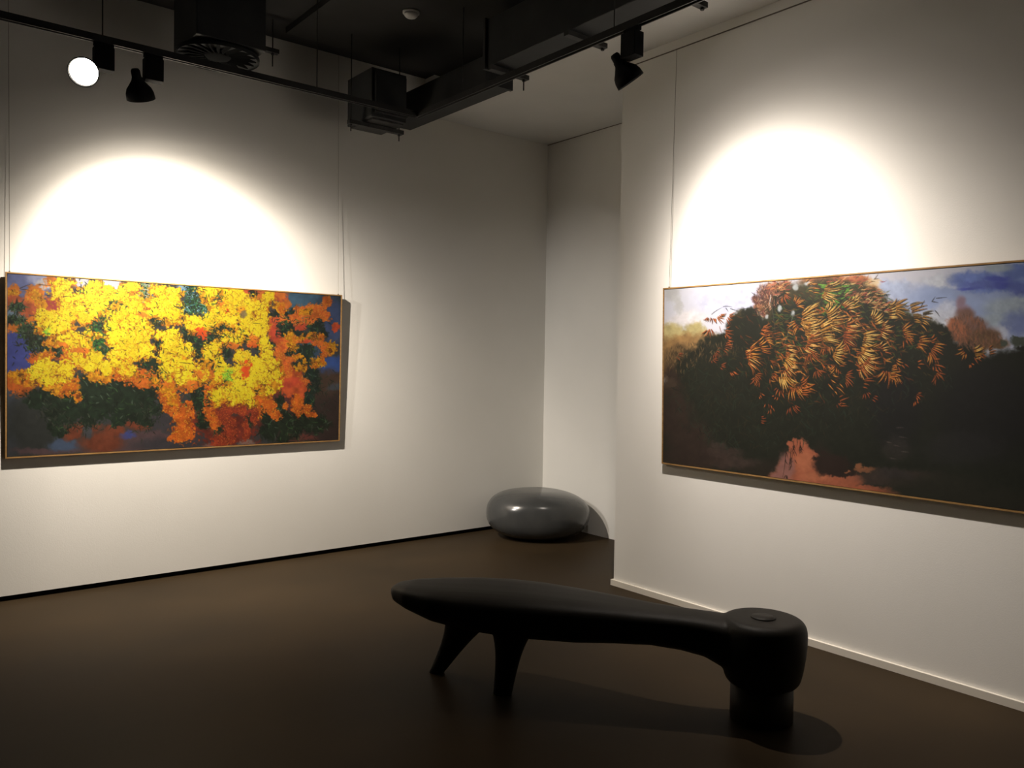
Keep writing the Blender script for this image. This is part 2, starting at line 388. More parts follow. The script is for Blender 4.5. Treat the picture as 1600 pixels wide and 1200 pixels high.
    yel = [(100, 447, 18, 13), (98, 462, 20, 8), (112, 470, 22, 12), (140, 462, 22, 16), (165, 468, 22, 14), (150, 448, 12, 8), (168, 455, 12, 8), (120, 485, 24, 14), (150, 484, 14, 16), (135, 495, 18, 12),
           (100, 495, 18, 14), (78, 498, 18, 14), (100, 510, 16, 10), (85, 515, 18, 10), (65, 495, 8, 10), (72, 506, 14, 10), (115, 532, 22, 14), (133, 538, 12, 10), (138, 520, 8, 6), (70, 575, 20, 14), (95, 580, 20, 14),
           (85, 592, 22, 10), (60, 585, 18, 12), (108, 575, 10, 12), (120, 560, 16, 12), (140, 570, 18, 10), (150, 560, 14, 14), (165, 575, 14, 12), (152, 525, 6, 4),
           (205, 450, 14, 10), (190, 462, 20, 10), (205, 470, 18, 14), (200, 485, 18, 14), (190, 500, 22, 16), (215, 495, 20, 18), (225, 515, 18, 16), (210, 530, 26, 16), (185, 525, 20, 16),
           (175, 510, 14, 14), (200, 550, 22, 18), (185, 560, 16, 16), (200, 575, 12, 14), (225, 545, 16, 14), (178, 480, 10, 10),
           (250, 455, 16, 9), (265, 458, 18, 10), (240, 475, 18, 10), (262, 475, 20, 14), (275, 490, 10, 14), (255, 490, 14, 10), (270, 500, 14, 8), (240, 488, 10, 8), (272, 462, 12, 8),
           (265, 525, 18, 12), (270, 540, 18, 12), (280, 555, 22, 14), (292, 545, 12, 12), (262, 555, 14, 14), (290, 570, 22, 14), (270, 580, 22, 14), (290, 590, 18, 14), (262, 575, 10, 16),
           (305, 505, 16, 14), (322, 508, 14, 12), (330, 500, 14, 12), (295, 500, 8, 8), (330, 455, 20, 10), (322, 462, 10, 10), (352, 458, 12, 8), (335, 478, 10, 6), (345, 485, 14, 14), (360, 480, 14, 16),
           (365, 460, 18, 16), (375, 470, 14, 14), (345, 497, 14, 8), (360, 500, 12, 10), (335, 545, 10, 14), (330, 555, 14, 10), (322, 545, 6, 10), (342, 568, 10, 14), (348, 580, 16, 12), (355, 530, 12, 8),
           (370, 530, 10, 8), (352, 520, 10, 5), (395, 480, 18, 14), (385, 492, 16, 12), (395, 505, 22, 14), (410, 500, 10, 18), (380, 515, 12, 10), (400, 520, 14, 10), (412, 535, 9, 12), (395, 530, 8, 8), (418, 555, 12, 14),
           (425, 570, 12, 14), (405, 570, 18, 14), (400, 590, 22, 16), (425, 595, 14, 16), (432, 585, 8, 16), (415, 610, 12, 8), (380, 560, 12, 12), (372, 580, 14, 14), (372, 555, 6, 10), (368, 600, 18, 10),
           (345, 615, 16, 12), (338, 622, 10, 10), (365, 618, 20, 14), (385, 615, 14, 12), (390, 628, 9, 6), (420, 465, 8, 10), (414, 476, 9, 7), (318, 585, 12, 10), (340, 590, 9, 8)]
    gm2 = W((205, 142, 26), gold + [(e[0], e[1] + 2, e[2] + 2, e[3] + 2) for e in yel], .4, 4, 10, 4, var=32, vs=4, rag=.35)
    # the dark pockets keep showing between the blossoms
    keep = [(182, 478, 8, 8), (157, 492, 5, 7), (148, 512, 6, 12), (152, 536, 8, 10), (162, 545, 7, 6), (228, 458, 10, 14), (300, 472, 18, 15), (318, 484, 10, 6), (244, 503, 12, 7), (310, 535, 9, 18), (292, 522, 6, 6),
            (342, 515, 16, 8), (334, 527, 10, 8), (355, 550, 7, 10), (313, 562, 4, 6), (331, 568, 8, 6), (248, 542, 5, 6), (335, 597, 6, 4), (358, 600, 7, 4), (378, 487, 6, 9), (364, 513, 6, 6), (383, 531, 7, 6),
            (411, 611, 6, 5), (430, 603, 6, 7), (238, 572, 10, 10), (246, 590, 8, 10), (406, 552, 3, 6), (398, 466, 8, 5), (345, 463, 5, 7), (317, 522, 9, 6), (385, 575, 6, 10), (402, 610, 6, 4), (344, 590, 4, 3),
            (92, 472, 8, 3), (128, 449, 6, 4), (122, 510, 8, 6), (100, 520, 6, 3), (215, 500, 0.1, .1), (260, 505, 8, 5), (290, 560, 7, 4), (395, 535, 8, 6), (83, 480, 10, 6), (175, 438, 0.1, 0.1)]
    km = p.mask(keep, .6, 4, 9, 7, rag=.5)
    ym = p.mask([(e[0], e[1], e[2] * .96, e[3] * .96) for e in yel], .3, 4.5, 9, 4, rag=.42) * (1 - km)
    crack = np.clip(1.25 - np.abs(p.noise(11, 3, 61)) * 13, 0, 1) * np.clip(.6 + 1.5 * p.noise(34, 2, 62), 0, 1)
    ym = ym * (1 - .85 * crack)
    base = np.array([224, 204, 30.])[None, None] * (1 + .10 * p.noise(7, 3, 8)[..., None])
    hot = np.clip(.5 + 1.6 * p.noise(26, 2, 14), 0, 1)[..., None]
    base = base * (1 - hot) + np.array([240, 228, 40.]) * hot
    # towards the right the blossoms turn golden
    t = np.clip((p.X - 300) / 120, 0, 1)[..., None] * .5
    base = base * (1 - t) + np.array([222, 192, 32.]) * t
    p.img = p.img * (1 - ym[..., None]) + base * ym[..., None]
    gm2 = gm2 * (1 - km)
    deep = np.clip(p.noise(13, 3, 71) * 3 - .2, 0, 1)[..., None] * (gm2 * (1 - ym))[..., None] * .75
    p.img = p.img * (1 - deep) + np.array([196, 92, 26.]) * deep
    deep = np.clip(p.noise(8, 3, 75) * 4 - .7, 0, 1)[..., None] * (gm2 * (1 - ym))[..., None] * .8
    p.img = p.img * (1 - deep) + np.array([84, 52, 26.]) * deep
    p.dots(gm2 * (1 - ym), 2600, [(225, 165, 30), (200, 110, 28), (235, 190, 40), (175, 85, 25), (150, 70, 30)], .5, 1.2, .85, .35)
    p.dots(ym, 7000, [(246, 234, 50), (238, 220, 30), (250, 240, 84), (224, 190, 26), (234, 208, 36), (242, 230, 40), (210, 160, 24), (196, 136, 26)], .5, 1.25, .8, .3)
    p.dots(ym, 800, [(120, 96, 20), (88, 66, 24), (150, 110, 20), (70, 66, 26)], .4, .75, .8, .6)
    W((222, 82, 30), [(315, 521, 8, 7), (384, 580, 7, 12), (355, 486, 4, 3), (395, 538, 6, 6)], .7, 4, 8, 3, var=20, rag=.6)
    W((222, 118, 40), [(395, 530, 8, 9), (365, 542, 14, 4), (345, 476, 8, 4), (222, 492, 7, 5), (313, 586, 14, 6), (330, 585, 6, 6), (300, 600, 12, 5), (128, 548, 18, 4), (100, 540, 10, 3), (260, 600, 6, 5), (222, 598, 12, 5)],
      .8, 4, 8, 2, op=.85, var=24, rag=.6)
    g = W((150, 205, 50), [(358, 585, 7, 9), (73, 518, 5, 4)], .9, 4, 8, 2, op=.7, rag=.7)
    p.dots(g, 140, [(170, 235, 60), (110, 190, 60), (60, 120, 50)], .5, 1)
    W((110, 100, 84), [(380, 492, 5, 6)], .7, 3, op=.8)
    cr = np.clip(1.2 - np.abs(p.noise(15, 3, 91)) * 16, 0, 1) * ym * np.clip(.5 + 2 * p.noise(30, 2, 92), 0, 1)
    p.img = p.img * (1 - .7 * cr[..., None]) + np.array([150, 84, 26.]) * .7 * cr[..., None]
    for x, y, n, sx in ((155, 510, 60, 9), (180, 480, 24, 8), (300, 484, 40, 14), (340, 520, 50, 16), (310, 540, 40, 9), (245, 504, 26, 12), (355, 552, 26, 7), (332, 568, 18, 7), (445, 505, 50, 12), (490, 510, 30, 10), (250, 542, 20, 5), (128, 450, 14, 5), (345, 463, 16, 6), (240, 580, 40, 12), (312, 625, 50, 12), (480, 548, 30, 12), (383, 533, 16, 7), (300, 458, 30, 10)):
        for i in range(n):
            p.stroke(x + p.r.normal(0, sx), y + p.r.normal(0, 8), p.r.uniform(0, 360), p.r.uniform(4, 8), 1.0, [(30, 44, 30), (40, 64, 40), (24, 32, 26), (62, 108, 58), (34, 50, 44)][p.r.randint(5)], p.r.uniform(-50, 50), .85, 3)
    # fine dark twigs and leaf ticks over the yellow
    for i in range(520):
        k = p.r.randint(len(yel)); e = yel[k]
        a = p.r.uniform(0, 6.28)
        x = e[0] + math.cos(a) * e[2] * p.r.uniform(.5, 1.05); y = e[1] + math.sin(a) * e[3] * p.r.uniform(.5, 1.05)
        p.stroke(x, y, p.r.uniform(0, 360), p.r.uniform(2.5, 5.5), .55, [(50, 44, 22), (90, 52, 24), (40, 50, 30), (120, 70, 24)][p.r.randint(4)], p.r.uniform(-60, 60), .85, 3)
    for x, y, a, l in ((32, 452, -25, 18), (34, 453, 5, 14), (62, 446, 4, 22), (72, 462, 10, 14), (100, 465, -8, 12), (395, 506, 2, 14), (122, 521, 18, 22), (282, 567, 4, 26), (262, 552, 8, 12), (243, 556, 20, 10), (161, 438, 88, 14), (20, 454, 60, 5)):
        p.stroke(x, y, a, l, .7, (48, 36, 30), 8, .9)
    return p


def paint_willow():
    p = Painter(760, 384, HOM_R, 9)
    W = p.wash
    p.img[:] = (206, 209, 224)
    W((196, 202, 228), [(1390, 470, 60, 30), (1150, 470, 60, 20)], .8, 10, wf=0)
    W((176, 190, 222), [(1450, 470, 50, 20), (1400, 450, 30, 12)], .9, 10, wf=0)
    W((222, 220, 226), [(1360, 450, 14, 20), (1070, 500, 30, 14)], .8, 8)
    W((150, 168, 210), [(1500, 470, 80, 30), (1560, 480, 90, 60), (1640, 480, 80, 80)], .9, 8, 24, 2, wf=0, var=8, vs=20)
    W((196, 203, 218), [(1475, 440, 34, 10), (1470, 500, 40, 16)], .8, 8)
    W((108, 130, 200), [(1525, 440, 40, 16), (1560, 445, 50, 12), (1590, 425, 30, 14)], .7, 8, 20, 3, var=14, vs=14)
    W((74, 84, 182), [(1558, 437, 20, 5), (1515, 451, 20, 2.5), (1564, 445, 16, 5)], 1.1, 5, 22, 3, wf=0, op=.85)
    W((92, 106, 184), [(1595, 452, 22, 9), (1530, 447, 26, 6)], .9, 6, op=.8)
    W((170, 186, 200), [(1572, 480, 34, 14), (1560, 500, 26, 14), (1560, 420, 22, 6), (1595, 470, 20, 5)], 1., 5, 20, 2, wf=0, op=.85)
    W((110, 125, 185), [(1590, 505, 24, 18)], .8, 7, op=.7)
    W((200, 206, 226), [(1560, 525, 16, 16), (1478, 485, 18, 14)], .8, 6, op=.8)
    W((176, 178, 174), [(1060, 475, 7, 14), (1050, 460, 12, 12)], .9, 5, op=.6)
    W((40, 36, 30), [(1350, 720, 520, 150)], .15, 6)
    # far hills, left
    W((182, 170, 120), [(1048, 520, 22, 14), (1088, 518, 16, 12), (1070, 528, 30, 10)], .7, 6, var=14)
    W((150, 118, 76), [(1070, 540, 44, 16), (1110, 532, 20, 12), (1045, 545, 16, 20)], .7, 6, var=18)
    W((96, 76, 50), [(1075, 560, 46, 18), (1050, 575, 26, 24)], .8, 7, var=18)
    # cone tree, right
    W((150, 110, 120), [(1500, 475, 7, 12), (1505, 485, 12, 8)], 1., 3, 14, 2, wf=0, op=.7)
    W((122, 92, 84), [(1508, 495, 16, 14), (1515, 510, 26, 16), (1528, 525, 30, 16)], .8, 4, 18, 2, wf=0, var=8)
    W((158, 98, 70), [(1490, 510, 14, 12), (1498, 522, 16, 14), (1512, 532, 14, 8)], .7, 6, var=14)
    W((104, 80, 56), [(1535, 530, 24, 16), (1555, 538, 20, 10)], .7, 6, var=16)
    W((72, 80, 72), [(1590, 534, 12, 9), (1567, 537, 5, 6), (1605, 538, 16, 7)], .5, 4)
    # mauve and orange bushes behind the crown
    W((96, 66, 60), [(1200, 460, 16, 14), (1182, 470, 8, 6), (1194, 480, 12, 18)], .9, 6, var=24)
    W((128, 88, 60), [(1184, 482, 10, 6), (1222, 450, 16, 10)], .9, 6, var=24)
    W((176, 108, 70), [(1300, 440, 50, 9), (1340, 438, 20, 8), (1352, 455, 20, 10)], .7, 6, var=14)
    W((222, 192, 140), [(1362, 444, 12, 8), (1372, 458, 8, 6)], .9, 5, op=.7)
    # dark crown
    D = (31, 34, 27)
    dm = W((54, 50, 34), [(1250, 500, 60, 56), (1300, 480, 60, 44), (1340, 480, 44, 38), (1375, 500, 46, 30), (1420, 520, 50, 28), (1230, 480, 30, 32), (1160, 510, 20, 26)], .35, 6, 12, 5, var=25)
    dm = W(D, [(1100, 590, 50, 46), (1130, 560, 44, 40), (1155, 530, 26, 34), (1172, 505, 18, 24), (1200, 560, 60, 60), (1260, 560, 70, 90), (1330, 560, 80, 100), (1400, 570, 70, 76), (1440, 560, 66, 46),
               (1480, 600, 80, 70), (1600, 610, 120, 64), (1640, 680, 200, 110), (1220, 490, 14, 34), (1350, 500, 60, 36), (1455, 530, 36, 24), (1180, 640, 140, 80), (1100, 640, 70, 50), (1500, 700, 200, 100),
               (1060, 700, 100, 90), (1360, 660, 80, 80), (1640, 545, 60, 9)], .22, 6, 12, 6, var=14)
    W((48, 38, 33), [(1055, 655, 26, 44), (1075, 690, 34, 34), (1050, 600, 14, 30), (1090, 715, 60, 20)], .9, 9, var=16)
    W((72, 60, 48), [(1048, 600, 10, 8)], .9, 4, op=.6)
    W((66, 54, 50), [(1130, 706, 30, 8), (1150, 722, 34, 9), (1122, 694, 12, 6)], .9, 7, op=.7, var=22)
    W((28, 29, 29), [(1550, 640, 90, 70), (1400, 640, 40, 60)], .9, 9)
    # pink earth
    e1 = W((158, 92, 68), [(1245, 735, 30, 28), (1250, 705, 16, 18), (1290, 750, 60, 16), (1225, 760, 34, 26), (1340, 768, 60, 11), (1240, 694, 10, 8), (1262, 718, 20, 18)], .35, 6, 12, 7, var=12)
    W((178, 110, 80), [(1258, 720, 16, 16), (1275, 745, 24, 8)], .9, 6, op=.7)
    W((132, 96, 92), [(1228, 730, 12, 22), (1216, 745, 12, 10)], .9, 6, op=.8)
    W((168, 84, 56), [(1320, 768, 60, 6)], .9, 4, op=.7)
    W((42, 32, 28), [(1300, 725, 30, 16), (1315, 738, 26, 6), (1282, 716, 14, 3), (1285, 706, 12, 3)], .5, 5, 10, 3)
    W((150, 96, 66), [(1350, 733, 16, 4), (1342, 728, 6, 4), (1324, 737, 5, 1.6)], .7, 4, op=.85)
    W((66, 54, 50), [(1400, 744, 60, 12), (1370, 750, 20, 6)], .9, 6, op=.8, var=16)
    W((60, 54, 52), [(1400, 700, 20, 18)], 1., 8, op=.45, var=30)
    W((40, 40, 33), [(1460, 760, 80, 20), (1540, 780, 80, 18)], .9, 8, op=.8)
    W((44, 44, 46), [(1400, 740, 26, 8), (1500, 700, 60, 24)], 1., 8, op=.5)
    for x, y, l in ((1400, 668, 12), (1404, 682, 14), (1396, 695, 10), (1408, 705, 12), (1385, 690, 8), (1390, 715, 10)):
        p.stroke(x, y, p.r.uniform(-8, 12), l, .9, (92, 82, 80), 5, .5)
    m = p.mask([(1200, 465, 20, 18), (1222, 448, 16, 8), (1190, 485, 14, 12)], .5)
    p.leaves(m, 260, [(120, 70, 62), (60, 44, 40), (160, 110, 84), (90, 48, 44), (44, 40, 34), (186, 150, 120)], 7, .7, (200, 340), .7)
    m = p.mask([(1512, 512, 26, 22), (1530, 530, 30, 12)], .5)
    p.leaves(m, 260, [(132, 92, 76), (104, 74, 60), (150, 100, 74), (90, 70, 58)], 9, 1.1, (60, 120), .4)
    m = p.mask([(1100, 545, 60, 14), (1060, 560, 34, 18)], .6)
    p.leaves(m, 240, [(90, 72, 48), (60, 50, 36), (130, 104, 70), (46, 42, 32)], 8, 1.0, (60, 130), .5)
    # muted leaf marks inside the dark mass
    m = p.mask([(1180, 620, 130, 80), (1300, 590, 130, 80), (1420, 590, 70, 40)], .3)
    p.leaves(m, 900, [(44, 52, 38), (24, 26, 22), (50, 44, 30), (40, 56, 44), (26, 30, 24)], 12, .9, (20, 160), .55)
    m = p.mask([(1330, 490, 90, 40), (1300, 470, 60, 34), (1410, 525, 60, 24), (1250, 520, 50, 60)], .3)
    p.leaves(m, 900, [(46, 66, 40), (84, 92, 44), (120, 84, 40), (30, 36, 26), (60, 90, 48), (110, 70, 38)], 9, .8, (-40, 60), .6)
    m = p.mask([(1300, 455, 30, 12), (1315, 470, 20, 14), (1290, 480, 14, 14)], .6)
    p.leaves(m, 120, [(74, 128, 50), (110, 160, 60), (50, 96, 44)], 8, .9, (-30, 40), .8)
    m = p.mask([(1350, 462, 30, 12), (1330, 440, 50, 6), (1385, 480, 26, 8), (1215, 450, 18, 12)], .6)
    p.leaves(m, 220, [(200, 140, 90), (170, 100, 66), (220, 180, 120), (150, 60, 60), (90, 70, 40)], 9, .8, (-50, 20), .7)
    # gaps of sky and pale stems
    for x, y, rx, ry in ((1218, 482, 3, 5), (1243, 450, 4, 5), (1238, 490, 3, 4), (1198, 495, 2.5, 3), (1262, 445, 6, 3)):
        W((176, 184, 190), [(x, y, rx, ry)], .9, 2, op=.85, wf=1)
    for x, y, a, l, c in ((1239, 492, 104, 60, (92, 100, 84)), (1204, 470, 80, 60, (70, 66, 56)), (1262, 540, 100, 30, (60, 50, 40)), (1204, 462, 96, 18, (200, 190, 185)), (1229, 540, 95, 20, (90, 70, 50))):
        p.stroke(x, y, a, l, .9, c, 8, .8)
    m = p.mask([(1290, 530, 66, 50), (1230, 560, 30, 50), (1350, 540, 40, 40)], .5)
    p.leaves(m, 420, [(176, 92, 40), (140, 72, 34), (200, 130, 60), (110, 56, 30), (60, 44, 26)], 10, 1.0, (-20, 70), .75)
    m = p.mask([(1170, 540, 50, 50), (1400, 560, 60, 40), (1250, 600, 70, 30)], .5)
    p.leaves(m, 200, [(110, 60, 34), (90, 46, 30), (70, 60, 34), (50, 60, 38)], 9, .9, (-10, 80), .6)
    # the sprays: gold in the middle, orange and rust around
    GO, YE, OR, RU = (216, 158, 72), (246, 214, 128), (200, 112, 56), (150, 78, 50)
    S = [(1256, 494, 20, 120, 30, 15, GO, YE), (1256, 506, 0, 130, 34, 14, GO, YE), (1262, 520, 15, 80, 34, 12, GO, YE), (1294, 500, -5, 110, 32, 15, GO, YE), (1288, 455, 12, 70, 30, 9, GO, YE),
         (1262, 535, 8, 70, 34, 13, OR, YE), (1285, 520, -20, 70, 30, 10, GO, YE), (1322, 515, 14, 110, 28, 13, OR, YE), (1318, 530, 25, 110, 26, 12, RU, OR), (1304, 552, 12, 130, 24, 14, GO, YE),
         (1348, 535, 10, 120, 30, 15, GO, YE), (1346, 552, 35, 110, 30, 14, GO, YE), (1350, 568, 50, 110, 26, 14, OR, YE), (1244, 508, 140, 80, 16, 8, OR, GO), (1244, 476, -40, 130, 15, 10, OR, GO),
         (1229, 550, 20, 100, 20, 10, OR, YE), (1229, 562, 30, 90, 22, 9, GO, YE), (1229, 578, 40, 110, 18, 10, OR, YE), (1226, 590, 70, 100, 22, 12, GO, YE), (1266, 555, 80, 100, 16, 9, OR, RU),
         (1322, 482, -25, 70, 22, 8, OR, YE), (1334, 474, -40, 60, 16, 6, GO, YE), (1296, 472, 70, 70, 12, 6, GO, YE), (1378, 515, 10, 110, 18, 9, OR, YE), (1366, 500, -35, 80, 20, 7, GO, YE), (1390, 488, -15, 60, 20, 6, GO, YE),
         (1378, 545, -30, 90, 16, 6, OR, YE), (1168, 560, 10, 130, 26, 15, OR, YE), (1172, 552, -20, 80, 20, 8, OR, GO), (1188, 542, -10, 90, 18, 8, OR, GO), (1197, 530, -10, 80, 14, 7, OR, GO),
         (1194, 520, -30, 120, 14, 9, OR, RU), (1190, 516, 10, 60, 16, 7, OR, OR), (1110, 498, 90, 120, 12, 8, RU, OR), (1107, 516, 100, 140, 14, 10, OR, RU), (1122, 496, 40, 140, 12, 9, OR, OR), (1138, 497, 30, 120, 13, 8, OR, RU),
         (1134, 520, 30, 110, 13, 8, OR, RU), (1137, 532, 30, 80, 10, 6, RU, OR), (1134, 542, 10, 80, 13, 7, RU, OR), (1118, 552, 60, 100, 12, 6, RU, RU), (1115, 562, 50, 90, 9, 5, RU, RU), (1128, 572, 20, 60, 8, 5, RU, RU),
         (1144, 582, 60, 80, 10, 6, RU, OR), (1180, 588, 30, 90, 14, 8, OR, RU), (1182, 595, 110, 60, 12, 6, OR, RU), (1206, 588, 60, 70, 10, 5, RU, OR), (1247, 605, 60, 130, 26, 12, OR, GO), (1252, 606, -15, 40, 20, 6, OR, OR),
         (1238, 636, 80, 120, 14, 8, RU, RU), (1218, 610, 110, 80, 12, 6, RU, OR), (1278, 580, 70, 120, 14, 8, OR, RU), (1298, 594, 45, 16, 18, 3, OR, GO), (1308, 606, 40, 16, 16, 3, OR, GO), (1322, 590, 20, 130, 16, 10, OR, RU),
         (1312, 628, -20, 50, 16, 5, OR, RU), (1310, 630, 60, 50, 8, 4, RU, RU), (1388, 582, 80, 140, 24, 12, OR, GO), (1392, 582, -5, 40, 18, 6, GO, OR), (1350, 598, 0, 40, 16, 5, OR, RU), (1340, 574, 10, 60, 10, 4, OR, RU),
         (1352, 615, 60, 70, 12, 5, RU, RU), (1365, 622, 20, 60, 8, 4, RU, RU), (1412, 522, -15, 90, 20, 7, OR, GO), (1416, 530, 60, 60, 14, 5, OR, OR), (1435, 535, 0, 70, 22, 7, OR, GO), (1455, 532, -25, 40, 10, 4, OR, OR),
         (1455, 548, 40, 120, 24, 8, OR, GO), (1463, 572, 70, 90, 14, 5, RU, OR), (1462, 586, 60, 120, 16, 8, OR, RU), (1460, 570, 0, 20, 16, 4, OR, OR), (1505, 550, 130, 90, 16, 6, OR, GO), (1522, 552, -12, 30, 18, 5, GO, YE),
         (1528, 556, 55, 50, 16, 5, OR, RU), (1545, 548, -30, 50, 14, 5, (150, 120, 80), OR), (1515, 570, 50, 60, 6, 4, OR, OR), (1434, 570, -10, 60, 8, 4, OR, OR), (1400, 565, 40, 60, 12, 5, OR, GO), (1408, 572, 45, 40, 10, 4, OR, RU),
         (1398, 585, 10, 40, 10, 4, OR, GO), (1432, 618, 20, 90, 10, 5, RU, OR), (1430, 628, 70, 60, 9, 4, RU, OR), (1204, 640, 80, 80, 9, 4, RU, OR), (1190, 655, 0, 40, 8, 5, RU, RU), (1188, 618, 60, 60, 8, 4, RU, OR), (1212, 620, 120, 60, 6, 3, RU, OR),
         (1200, 632, 80, 60, 8, 4, RU, OR), (1425, 490, -15, 70, 26, 8, (178, 140, 78), GO), (1400, 482, -5, 60, 22, 7, GO, (170, 130, 70)), (1440, 498, 10, 60, 20, 6, (120, 110, 80), GO), (1225, 463, 60, 120, 14, 8, OR, RU),
         (1262, 448, -30, 60, 14, 6, (190, 150, 90), GO), (1270, 452, -10, 30, 14, 4, OR, GO), (1305, 575, 110, 70, 14, 6, OR, GO), (1290, 545, 100, 60, 12, 6, RU, OR), (1330, 470, -60, 60, 10, 4, GO, YE), (1060, 555, 20, 90, 9, 5, RU, RU), (1336, 498, 10, 80, 14, 6, OR, YE)]
    for (x, y, a, sp, ln, n, c1, c2) in S:
        p.fan(x, y, a, sp, ln, int(n * 1.3) if ln > 17 else max(3, n - 1), .74 if ln > 17 else .6, c1, c2, 30, dark=True)
    # fine twigs against the sky
    for x, y, a, l, cu in ((1112, 492, -40, 20, 20), (1130, 480, -8, 14, 30), (1141, 483, 20, 14, -10), (1134, 482, 55, 7, 0), (1158, 484, -10, 16, 10), (1438, 480, -60, 12, 0), (1455, 472, -55, 9, 0), (1456, 472, 10, 9, 0), (1462, 467, -8, 16, 5), (1422, 476, -20, 10, 0), (1418, 484, -35, 12, 0), (1460, 486, 45, 12, 20)):
        p.stroke(x, y, a, l, .7, (60, 60, 62), cu, .9)
    for x, y, l in ((1228, 700, 48), (1240, 688, 36), (1236, 700, 34), (1250, 690, 12)):
        p.stroke(x, y, 93, l, .6, (38, 26, 22), 10, .9)
        for i in range(8):
            p.stroke(x + p.r.uniform(-2, 2), y + p.r.uniform(5, l), p.r.uniform(50, 130), 7, .6, (40, 28, 24), p.r.uniform(-50, 50), .85)
    return p

# ================================================================ bench: a long low form like a whale, head on a wooden drum
BH = Vector((3.0, 1.985, 0)); BA = Vector((-.604, .797, 0)); BN = Vector((.797, .604, 0))


def bp(u, n, z): return BA * u + BN * n + Vector((0, 0, z))


bench = thing('sculptural_bench', 'long black-brown whale-shaped bench with a round head resting on a wooden drum', 'bench', BH)
ST = [(1.685, .03, .432, .388), (1.66, .075, .445, .362), (1.59, .125, .455, .335), (1.46, .178, .460, .290), (1.3, .215, .462, .262), (1.15, .226, .462, .248), (1.0, .220, .459, .244),
      (.8, .19, .452, .248), (.62, .155, .444, .264), (.47, .125, .436, .274), (.34, .112, .430, .264), (.24, .112, .425, .245), (.15, .12, .42, .20), (.02, .12, .41, .19)]
bm = bmesh.new(); rings = []
SH = [(0, 0), (.45, .0), (.62, .018), (.8, .035), (1.0, .046), (1.15, .046), (1.3, .034), (1.46, .014), (1.6, 0), (2, 0)]
for u, w, t, b in ST:
    cx = float(np.interp(u, *zip(*SH)))
    ring = []; h = (t - b) / 2; c = (t + b) / 2
    for i in range(28):
        a = 2 * math.pi * i / 28; ca, sa = math.cos(a), math.sin(a)
        ex = .62 if sa > 0 else .95
        x = math.copysign(abs(ca) ** ex, ca); z = math.copysign(abs(sa) ** (.45 if sa > 0 else .8), sa)
        x *= 1 if sa > 0 else (1 - .22 * abs(sa))
        ring.append(bm.verts.new(bp(u, w * x + cx, c + h * z)))
    rings.append(ring)
for a, b in zip(rings, rings[1:]):
    for i in range(28):
        j = (i + 1) % 28; bm.faces.new((a[i], a[j], b[j], b[i]))
bm.faces.new(rings[0]); bm.faces.new(rings[-1][::-1])
lathe([(0, .152), (.12, .152), (.142, .157), (.156, .175), (.167, .22), (.176, .28), (.181, .34), (.181, .38), (.175, .408), (.162, .424), (.145, .431), (0, .431)], 48, bm=bm)
body = obj('seat', bm, M_BENCH, bench, True)
md = body.modifiers.new('r', 'REMESH'); md.mode = 'VOXEL'; md.voxel_size = .0075; md.use_smooth_shade = True
md = body.modifiers.new('s', 'SMOOTH'); md.factor = .5; md.iterations = 9


def bench_leg(root, foot, ra, rb, fa, fb):
    bm = bmesh.new(); rings = []
    for k in range(11):
        t = k / 10; s = t * t * (3 - 2 * t)
        c = Vector(root).lerp(Vector(foot), t)
        fl = (1 - t) ** 4
        a = ra + (fa - ra) * t + fl * .05; b = rb + (fb - rb) * t + fl * .03
        z = c.z
        rings.append([bm.verts.new(bp(c.x + a * math.cos(q), c.y + b * math.sin(q), z)) for q in [2 * math.pi * i / 20 for i in range(20)]])
    for p, q in zip(rings, rings[1:]):
        for i in range(20):
            j = (i + 1) % 20; bm.faces.new((p[i], p[j], q[j], q[i]))
    bm.faces.new(rings[0]); bm.faces.new(rings[-1][::-1])
    return obj('leg', bm, M_BENCH, bench, True)


bench_leg((1.30, .02, .32), (1.495, .10, 0), .085, .05, .036, .030)
bench_leg((1.085, -.045, .32), (1.125, -.06, 0), .066, .046, .043, .032)
bm = lathe([(.124, 0), (.130, .004), (.130, .165)], 48); obj('base_drum', bm, M_WOODBASE, bench, True)
bm = lathe([(.052, .426), (.052, .434), (.050, .436), (0, .436)], 32); o = obj('cap_disc', bm, M_BENCH, bench, True)

# ================================================================ pebble seat in the corner
bm = bmesh.new(); rings = []; NU, NV = 56, 30
T = Vector((.755, -.656, 0)); D = Vector((.656, .755, 0))
top = bm.verts.new((0, 0, 0)); zs = []
for v in range(1, NV):
    ph = math.pi * (v / NV) - math.pi / 2
    c = math.cos(ph) ** .56; s = math.copysign(abs(math.sin(ph)) ** .80, math.sin(ph)); ring = []
    for u in range(NU):
        a = 2 * math.pi * u / NU
        ca = math.copysign(abs(math.cos(a)) ** .92, math.cos(a)); sa = math.copysign(abs(math.sin(a)) ** .92, math.sin(a))
        x = .448 * c * ca; y = .37 * c * sa
        hz = .205 * s
        if s > 0: hz *= 1 - .20 * max(0, x / .448) ** 1.6 - .03 * max(0, -x / .448)
        else: hz *= 1 - .04 * (x / .448) ** 2; x *= 1 - .06 * s * s
        p = T * x + D * y + Vector((0, 0, .205 + hz)); p.z = max(p.z, 0.0)
        ring.append(bm.verts.new(p))
    rings.append(ring)
bm.verts.remove(top)
for a, b in zip(rings, rings[1:]):
    for i in range(NU):
        j = (i + 1) % NU; bm.faces.new((a[i], a[j], b[j], b[i]))
bm.faces.new(rings[0][::-1]); bm.faces.new(rings[-1])
peb = obj('pebble_seat', bm, M_STONE, None, True, (4.575, 5.275, 0))
md = peb.modifiers.new('s', 'SMOOTH'); md.factor = .5; md.iterations = 4
tag(peb, 'glossy grey pebble-shaped seat standing in the alcove corner', 'seat')

